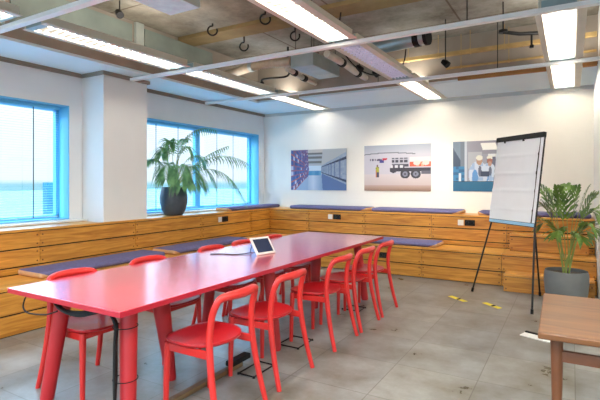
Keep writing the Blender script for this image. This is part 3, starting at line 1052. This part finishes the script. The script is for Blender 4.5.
def hsh(*a):
    v = math.sin(sum(x*k for x, k in zip(a, (12.9898, 78.233, 37.719))))*43758.5453
    return v-math.floor(v)
def mixc(a, b, t):
    t = max(0, min(1, t))
    return tuple(p+(q-p)*t for p, q in zip(a, b))
def ell(u, v, cu, cv, ru, rv):
    return ((u-cu)/ru)**2+((v-cv)/rv)**2 < 1

def p_warehouse(u, v):
    vu, vv = .43, .50
    c = (200, 220, 238)
    # far opening
    if .30 < u < .56 and .28 < v < .64:
        c = (206, 228, 244)
        if .36 < v < .48: c = mixc((60, 140, 196), (120, 180, 214), hsh(int(u*40), 3))
        if v <= .36: c = (196, 216, 236)
    d = v-vv
    # floor
    if v < .36:
        c = mixc((116, 150, 196), (206, 222, 240), max(0, 1-abs(u-.42)*4.5))
    # ceiling
    if v > .60:
        c = (176, 184, 192)
        if v > .66 and int((v-.66)/.055) % 2 == 0 and abs(u-.46) < .12+.1*(v-.6): c = (112, 112, 112)
        if v > .92: c = (206, 200, 196)
    # left racks: perspective rows
    if u < .34 - .05*abs(d):
        k = max(.05, (vu-u)/vu)
        s = d/k
        row = s*7+.25
        f = row-math.floor(row)
        r = hsh(math.floor(row), int((1/k)*9))
        c = mixc((46, 66, 128), (92, 116, 178), r)
        if f < .22: c = (188, 92, 74) if hsh(math.floor(row), 5) > .3 else (150, 84, 110)
        elif r > .90: c = (196, 192, 216)
        elif r > .76: c = (120, 84, 116)
        if abs(s) > .62: c = (150, 178, 214) if s < 0 else c
    # right racks
    if u > .56 + .06*abs(d):
        k = max(.05, (u-vu)/(1-vu))
        s = d/k
        c = mixc((170, 186, 206), (116, 140, 178), hsh(int(s*22), int((1/k)*14))*.6)
        if abs(s-.28) < .035 or abs(s+.28) < .03: c = (52, 62, 92)
        if s < -.36: c = (90, 118, 172)
        if int((1/k)*10) % 3 == 0 and abs(s) < .3: c = mixc(c, (70, 92, 138), .5)
        if s > .42: c = (190, 194, 198)
    return c

def p_truck(u, v):
    # sky / hangar / apron
    c = mixc((206, 206, 218), (168, 178, 196), (v-.75)/.25)
    roof = .80 + .03*math.sin(min(1, max(0, (u-.0)/.75))*PI)
    if v < roof: c = (202, 200, 214)
    if abs(v-roof) < .012 and u < .78: c = (120, 124, 136)
    if v < .36: c = mixc((196, 176, 172), (216, 206, 210), v/.36)
    if v < .12: c = mixc((150, 116, 96), (190, 164, 156), v/.12)
    # small logo on the hangar: dark lettering strokes and a red and blue flash
    if .09 < u < .28 and .655 < v < .70:
        if hsh(int(u*66), 7) > .35 and (v < .69 or hsh(int(u*66), 2) > .5): c = (84, 76, 104)
    if .285 < u < .36 and .67 < v < .72 and abs((u-.285)-.4*(v-.66)) < .06: c = (206, 44, 66)
    if .245 < u < .31 and .615 < v < .665: c = (64, 62, 140)
    # worker in a high-visibility vest
    if ell(u, v, .208, .545, .014, .03): c = (116, 84, 70)
    if .182 < u < .238 and .40 < v < .525: c = (188, 186, 62) if hsh(int(u*60), int(v*40)) > .25 else (110, 112, 60)
    if .186 < u < .236 and .29 < v < .41: c = (70, 66, 84)
    if .18 < u < .20 and .3 < v < .45: c = (206, 120, 70)
    # truck
    if .43 < u < .68 and .52 < v < .72:
        c = (66, 66, 82)
        if (int(u*60) % 4 == 0 or int(v*36) % 3 == 0) and v > .58: c = (186, 188, 202)
    if .42 < u < .62 and .49 < v < .56: c = (220, 222, 230) if int(u*40) % 3 else (80, 80, 96)
    if u > .70 and .52 < v < .73:
        c = (232, 222, 226)
        if v < .62: c = (226, 96, 66) if hsh(int(u*30), int(v*30)) > .25 else (244, 176, 140)
        if ell(u, v, .80, .60, .05, .05) or ell(u, v, .93, .60, .05, .05): c = (240, 214, 206)
    if u > .40 and .42 < v < .50: c = (48, 48, 62)
    for cu in (.63, .785):
        if ell(u, v, cu, .365, .072, .098): c = (50, 50, 62)
        if ell(u, v, cu, .365, .040, .056): c = (124, 128, 148)
        if ell(u, v, cu, .365, .014, .02): c = (64, 64, 78)
    if ell(u, v, .455, .44, .05, .05): c = (58, 58, 72)
    if u > .86 and .36 < v < .43: c = (92, 92, 108)
    return c

def p_lab(u, v):
    u *= 1.3
    c = (150, 152, 166)
    if v > .74: c = mixc((168, 168, 180), (118, 118, 134), u)
    if u < .13: c = mixc((36, 52, 76), (74, 92, 116), v)
    elif u < .20: c = (112, 124, 140)
    elif u < .235: c = (196, 206, 218)
    if u < .13 and v > .62 and v > .62+(.13-u)*2: c = (120, 140, 160)
    if u < .20 and .20 < v < .50: c = (30, 92, 140) if hsh(int(u*20), int(v*18)) > .5 else (46, 124, 176)
    if .10 < u < .14 and .2 < v < .36: c = (214, 226, 236)
    if .26 < u < .48 and .45 < v < .78: c = (178, 180, 190)
    if .46 < u < .76 and .82 < v < .95 and abs(u-.60+.3*(v-.88)) < .12: c = (246, 246, 240)
    if .58 < u < .72 and .66 < v < .74: c = (226, 228, 228)
    if u > .56 and v < .68 and v > .2: c = (92, 96, 118)
    # two workers in white coats and hair nets
    def man(cu, s):
        nonlocal c
        if ell(u, v, cu, .34, .155*s, .26*s): c = (206, 218, 236) if hsh(int(u*22), int(v*14)) > .3 else (160, 186, 222)
        if ell(u, v, cu-.05*s, .28, .05*s, .15*s): c = (92, 150, 214)
        if ell(u, v, cu+.03*s, .40, .028*s, .11*s): c = (92, 98, 122)
        if ell(u, v, cu+.02*s, .605, .048*s, .085*s): c = (178, 136, 112)
        if ell(u, v, cu+.02*s, .665, .055*s, .05*s): c = (232, 230, 214)
    man(.59, .85)
    if ell(u, v, .61, .60, .045, .05): c = (168, 100, 80)
    if ell(u, v, .61, .545, .03, .05): c = (190, 142, 118)
    man(.42, 1.0)
    if .46 < u < .60 and .30 < v < .40: c = (40, 54, 84)
    if v < .19: c = (22, 96, 136)
    if .19 <= v < .205: c = (34, 44, 60)
    return c

poster(-4.83, -3.615, 1.265, 2.055, p_warehouse, 'poster of a blue warehouse aisle, left of three on the back wall')
poster(-3.257, -2.046, 1.265, 2.08, p_truck, 'poster of a truck on an airport apron, middle of the back wall')
poster(-1.684, -.47, 1.27, 2.085, p_lab, 'poster of two workers in white coats, partly behind the flipchart')

# ------------------------------------------------------------------ flipchart
mA, uu, nb = Vector((-.733, 5.8755, 0)), Vector((.70096, -.71321, 0)), Vector((.71321, .70096, 0))
t = thing('flipchart', 'white paper flipchart on a black three-legged easel before the bench', 'flipchart', tuple(mA), math.atan2(uu.y, uu.x))
# local: x along the board, y away from the viewer side, z up
lean = math.radians(7.5)
BR = Matrix.Rotation(-lean, 4, 'X')
def bb(bm, x0, x1, y0, y1, z0, z1, bev=0):
    b2 = new_bm(); box(b2, x0, x1, y0, y1, z0, z1, bev); b2.transform(BR)
    me = bpy.data.meshes.new('tmp'); b2.to_mesh(me); b2.free(); bm.from_mesh(me); bpy.data.meshes.remove(me)
X0, X1, Z0, Z1 = -.36, .43, .925, 1.99
bm = new_bm(); bb(bm, X0, X1, 0, .02, Z0, Z1, .006)
board = part('board', bm, M['steel_black'], t)
bm = new_bm(); bb(bm, X0+.012, X1-.012, -.004, -.0005, Z0+.01, Z0+.045, .001)
part('lower_strip', bm, M['board_blue'], board)
bm = new_bm()
NXp, NZp = 8, 90
px0, px1, pz0, pz1 = X0+.02, X1-.055, Z0+.05, Z1-.045
rows = []
for j in range(NZp+1):
    z = pz0+(pz1-pz0)*j/NZp
    k = j/NZp
    fold = sum(math.exp(-((k-f)/.018)**2)*.006 for f in (.14, .37, .58, .80))
    rows.append([bm.verts.new((px0+(px1-px0)*i/NXp, -.006-fold-.004*math.sin(k*9+i*.25)-.004, z)) for i in range(NXp+1)])
for a, b in zip(rows, rows[1:]):
    for i in range(NXp):
        bm.faces.new((a[i], a[i+1], b[i+1], b[i]))
bm.transform(BR)
part('paper_pad', bm, M['paper'], t, ang=60)
bm = new_bm(); bb(bm, px1+.006, X1-.008, -.003, 0, Z0+.05, Z1-.05, .001)
part('board_face', bm, M['paper'], board)
bm = new_bm(); bb(bm, X0-.004, X1+.004, -.024, .022, Z1-.055, Z1+.006, .008)
clamp = part('clamp_bar', bm, M['black'], t)
for x in (-.2, .12):
    bm = new_bm(); b2 = new_bm(); tube(b2, [(x, -.012, Z1-.075), (x, -.02, Z1-.05)], .012, 10); b2.transform(BR)
    me = bpy.data.meshes.new('tmp'); b2.to_mesh(me); b2.free(); bm.from_mesh(me); bpy.data.meshes.remove(me)
    part('hook', bm, M['steel_black'], clamp)
def leg(p0, p1):
    bm = new_bm(); tube(bm, [p0, p1], .011, 10)
    l = part('leg', bm, M['steel_black'], t)
    bm = new_bm(); p0 = Vector(p0); d = (Vector(p1)-p0).normalized(); tube(bm, [p0, p0+d*.05], .016, 10)
    part('rubber_foot', bm, M['black'], l)
def on(x, z, y=.034):
    return tuple(BR @ Vector((x, y, z)))
leg((-.53, 0, .008), on(-.27, 1.25)); leg((.53, 0, .008), on(.36, 1.25)); leg((-.141, .697, .008), on(.30, 1.25, .04))

# ------------------------------------------------------------------ plants
def frond(base, ctrl, tip, ll, n, droop, m, t, stem_m, start=.38, width=.02, fwd=.62, lim=(-9, 9, -9)):
    bz = lambda s: base*(1-s)**2 + ctrl*2*s*(1-s) + tip*s*s
    pts = [bz(i/16) for i in range(17)]
    bm = new_bm(); tube(bm, pts, [.006*(1-.7*i/16) for i in range(17)], 6)
    fr = part('frond', bm, stem_m, t, ang=80)
    bm = new_bm()
    for k in range(n):
        s = start + (1-start)*(k+.5)/n
        p = bz(s); d = (bz(min(1, s+.02))-bz(s-.02)).normalized()
        side = d.cross(Vector((0, 0, 1)))
        if side.length < .15: side = d.cross(Vector((1, 0, 0)))
        side.normalize()
        upv = side.cross(d).normalized()
        prof = math.sin(PI*(.22+.70*(k+.5)/n))
        for sg in (1, -1):
            L = ll*prof*random.uniform(.85, 1.1)
            dirn = (side*sg*.75 + d*(fwd+.5*(k/n)) + upv*.18).normalized()
            q0 = p
            q1 = p + dirn*L*.45 + Vector((0, 0, -droop*L*.10))
            q2 = p + dirn*L*.80 + Vector((0, 0, -droop*L*.38))
            q3 = p + dirn*L*.98 + Vector((0, 0, -droop*L*.70))
            for q in (q1, q2, q3):
                q.x = max(lim[0], min(lim[1], q.x))
                q.y = max(lim[2], q.y)
            wv = dirn.cross(upv).normalized()
            w = width*random.uniform(.85, 1.15)
            vs = []
            for q, f in ((q0, .25), (q1, 1), (q2, .7)):
                vs.append((bm.verts.new(q+wv*w*.5*f), bm.verts.new(q-wv*w*.5*f)))
            e = bm.verts.new(q3)
            for a, b in zip(vs, vs[1:]):
                bm.faces.new((a[0], a[1], b[1], b[0]))
            bm.faces.new((vs[-1][0], vs[-1][1], e))
    part('leaflets', bm, m, fr, smooth=False)

# left palm on the bench top
PL = Vector((-5.215, 5.06, ZQ))
t = thing('potted_palm', 'arching green palm in a round dark slate pot by the window', 'plant', tuple(PL))
bm = new_bm(); lathe(bm, [(0, 0), (.115, 0), (.138, .012), (.180, .09), (.204, .19), (.208, .27), (.195, .36), (.178, .43), (.168, .43), (.182, .35), (.178, .33), (0, .33)], seg=40)
part('pot', bm, M['pot_l'], t)
bm = new_bm(); lathe(bm, [(0, .392), (.08, .390), (.172, .385)], seg=30)
part('soil', bm, M['soil'], t)
b0 = Vector((0, 0, .38))
for (tx, ty, tz, ax, ay, az, L) in (
        (-5.20, 4.50, 1.70, -5.20, 4.72, 1.92, .20), (-5.05, 4.66, 1.80, -5.12, 4.82, 2.20, .24), (-5.10, 4.86, 1.98, -5.15, 4.92, 2.25, .24),
        (-4.98, 5.74, 2.27, -5.15, 5.12, 2.42, .26), (-5.00, 4.70, 1.46, -5.08, 4.82, 2.02, .28), (-4.86, 4.86, 1.36, -5.02, 4.95, 2.00, .29),
        (-4.76, 5.06, 1.34, -4.98, 5.06, 2.05, .29), (-4.76, 5.30, 1.30, -4.98, 5.2, 2.02, .29), (-4.78, 5.52, 1.36, -5.0, 5.32, 2.04, .28),
        (-5.02, 5.55, 1.72, -5.12, 5.32, 2.10, .24), (-4.88, 5.94, 2.02, -5.1, 5.35, 1.80, .30),
        (-4.58, 6.10, 1.72, -4.95, 5.55, 2.10, .30), (-4.40, 5.82, 1.06, -4.78, 5.58, 2.05, .32), (-5.22, 5.36, 2.10, -5.22, 5.10, 2.15, .24), (-4.95, 5.16, 1.80, -5.05, 5.10, 2.25, .26)):
    a = random.uniform(0, 2*PI)
    bs = b0 + Vector((.04*math.cos(a), .04*math.sin(a), 0))
    frond(bs, Vector((ax, ay, az))-PL, Vector((tx, ty, tz))-PL, L, 17, 1.25, M['leaf_l'], t, M['stem'], .40, .023, .62, (-.25, 9, -.60))

# right palm in a floor planter
PR = Vector((-.05, 6.13, 0))
t = thing('potted_palm', 'upright palm in a tapered grey floor planter by the flipchart', 'plant', tuple(PR))
bm = new_bm(); lathe(bm, [(0, 0), (.175, 0), (.19, .012), (.218, .15), (.229, .27), (.226, .37), (.215, .405), (.203, .405), (.214, .36), (.21, .33), (0, .33)], seg=40)
part('pot', bm, M['pot_r'], t)
bm = new_bm(); lathe(bm, [(0, .372), (.1, .370), (.209, .365)], seg=30)
part('soil', bm, M['soil'], t)
b0 = Vector((0, 0, .36))
for (tx, ty, tz, ax, ay, az, L) in (
        (-.36, 6.28, 1.40, -.16, 6.18, 1.20, .20), (-.30, 6.02, 1.14, -.18, 6.10, 1.16, .20), (-.24, 6.25, 1.32, -.12, 6.2, 1.10, .18), (-.14, 6.05, 1.36, -.07, 6.1, 1.05, .19),
        (-.05, 6.28, 1.38, -.05, 6.2, 1.05, .19), (.06, 6.06, 1.36, .0, 6.1, 1.05, .20), (.17, 6.10, 1.36, .04, 6.12, 1.05, .21), (.23, 6.02, 1.28, .10, 6.1, 1.16, .20),
        (.24, 5.90, 1.06, .12, 6.02, 1.28, .20), (.22, 5.86, .90, .08, 5.98, 1.14, .18), (-.30, 5.98, .92, -.18, 6.04, 1.10, .18), (-.14, 5.88, .84, -.10, 5.98, 1.02, .17),
        (.10, 5.86, .80, .03, 5.98, 1.0, .17), (.16, 6.02, .86, .08, 6.08, 1.02, .17)):
    a = random.uniform(0, 2*PI)
    bs = b0 + Vector((.035*math.cos(a), .035*math.sin(a), 0))
    frond(bs, Vector((ax, ay, az))-PR, Vector((tx, ty, tz))-PR, L*1.45, 8, .55, M['leaf_r'], t, M['stem'], .50, .036, 1.15, (-9, .315, -9))

# ------------------------------------------------------------------ wooden table at the right
t = thing('wooden_table', 'brown wooden table with tapered legs at the right front', 'table', (-.13, 2.335, 0), math.radians(1.0))
bm = new_bm(); box(bm, 0, 1.05, 0, .85, .712, .742, .006, 3)
part('tabletop', bm, M['teak_x'], t)
for x in (.075, .975):
    for y in (.085, .765):
        bm = new_bm(); tube(bm, [(x-.008*(1 if x < .5 else -1), y, 0), (x, y, .45), (x, y, .712)], [.015, .022, .027], 16)
        part('leg', bm, M['teak_leg'], t)
bm = new_bm(); box(bm, .09, .96, .073, .097, .600, .650, .003)
part('stretcher', bm, M['teak_leg'], t)
bm = new_bm(); box(bm, .09, .96, .753, .777, .600, .650, .003)
part('stretcher', bm, M['teak_leg'], t)
for x in (.075, .975):
    bm = new_bm(); box(bm, x-.012, x+.012, .10, .75, .600, .650, .003)
    part('stretcher', bm, M['teak_leg'], t)

# ------------------------------------------------------------------ floor details
def tape(a, b, label):
    a, b = Vector(a), Vector(b)
    d = (b-a); L = d.length
    t = thing('floor_tape_marker', label, 'floor marker', ((a.x+b.x)/2, (a.y+b.y)/2, 0), math.atan2(d.y, d.x), 'yellow and black floor tape markers')
    bm = new_bm(); box(bm, -L/2, L/2, -.032, .032, .0004, .003)
    s = part('strip', bm, M['yellow'], t)
    bm = new_bm()
    for x in (.02,):
        vs = [bm.verts.new(p) for p in ((x-.012, -.032, .0034), (x+.028, -.032, .0034), (x+.012, .032, .0034), (x-.028, .032, .0034))]
        bm.faces.new(vs)
    part('stripe', bm, M['black'], s)
tape((-1.30, 5.89, 0), (-1.08, 5.71, 0), 'yellow and black tape strip on the floor, left of the pair')
tape((-.88, 5.77, 0), (-.69, 5.60, 0), 'yellow and black tape strip on the floor, nearest the flipchart leg')
t = thing('floor_outlet', 'flat floor outlet plate in front of the wooden table', 'floor outlet', (-.27, 4.72, 0), math.radians(-20))
bm = new_bm(); box(bm, -.13, .13, -.06, .06, 0.0, .008, .003)
part('plate', bm, M['white_pl'], t)
bm = new_bm(); box(bm, -.13, .10, .045, .075, .0, .02, .004)
part('lid', bm, M['black'], t)

# ------------------------------------------------------------------ light
w = bpy.data.worlds.new('World')
SC.world = w
w.use_nodes = True
N, L = w.node_tree.nodes, w.node_tree.links
bg = N['Background']
tc = N.new('ShaderNodeTexCoord')
sp = N.new('ShaderNodeSeparateXYZ')
L.new(tc.outputs['Generated'], sp.inputs[0])
mr = N.new('ShaderNodeMapRange')
mr.inputs['From Min'].default_value = -.1
mr.inputs['From Max'].default_value = .4
L.new(sp.outputs['Z'], mr.inputs[0])
rp = N.new('ShaderNodeValToRGB')
rp.color_ramp.elements[0].position = .19
rp.color_ramp.elements[0].color = tuple(v/9 for v in (.22, .50, .60))+(1,)
rp.color_ramp.elements[1].position = .95
rp.color_ramp.elements[1].color = (.54, .90, 1.2, 1)
for p_, c_ in ((.21, (.68, .76, .82)), (.42, (.80, .92, 1.0)), (.58, (1.25, 1.5, 1.75))):
    e = rp.color_ramp.elements.new(p_)
    e.color = tuple(v/9 for v in c_)+(1,)
L.new(mr.outputs[0], rp.inputs[0])
L.new(rp.outputs[0], bg.inputs[0])
bg.inputs[1].default_value = 9.0

def portal(a, b):
    d = bpy.data.lights.new('window_portal', 'AREA')
    d.shape = 'RECTANGLE'
    d.size = b-a
    d.size_y = ZT-ZB
    d.cycles.is_portal = True
    o = bpy.data.objects.new('window_portal', d)
    COL.objects.link(o)
    o.location = (-5.79, (a+b)/2, (ZB+ZT)/2)
    o.rotation_euler = (PI/2, 0, -PI/2)      # local -z -> +x
    return o
for a, b in WIN:
    portal(a, b)
o = portal(-3.95, 3.95)
o.location = (0, -3.19, 1.7)
o.rotation_euler = (PI/2, 0, 0)
o.rotation_euler = (-PI/2, 0, PI)

def area(x, y, z, sx, sy, power, c=(1, .94, .84)):
    d = bpy.data.lights.new('room_light', 'AREA')
    d.shape = 'RECTANGLE'
    d.size, d.size_y = sx, sy
    d.energy = power
    d.color = c
    o = bpy.data.objects.new('room_light', d)
    COL.objects.link(o)
    o.location = (x, y, z)
    return o
# the lamps of the same grid further along, behind and beside the camera
for x, y in ((-1.95, .9), (-1.95, -1.2), (-4.12, -1.2), (.0, 1.2), (2.0, 1.2), (2.0, 3.4), (.3, -1.2)):
    area(x, y, 2.78, .3, 1.7, 40)

# ------------------------------------------------------------------ camera
cd = bpy.data.cameras.new('Camera')
cam = bpy.data.objects.new('Camera', cd)
COL.objects.link(cam)
cam.location = (0, 0, 1.42)
cam.rotation_euler = (PI/2, 0, math.radians(30.52))
cd.sensor_width = 36
cd.lens = 460/600*36
cd.shift_y = -(200-182.2)/600
cd.clip_start = .05
cd.clip_end = 3000
SC.camera = cam

SC.view_settings.view_transform = 'Standard'
SC.view_settings.look = 'None'
SC.view_settings.exposure = .76
SC.view_settings.gamma = 1.1
SC.cycles.max_bounces = 8
SC.cycles.diffuse_bounces = 5
SC.cycles.transparent_max_bounces = 12
SC.cycles.caustics_reflective = False
SC.cycles.caustics_refractive = False
SC.cycles.sample_clamp_indirect = 6
SC.cycles.use_denoising = True
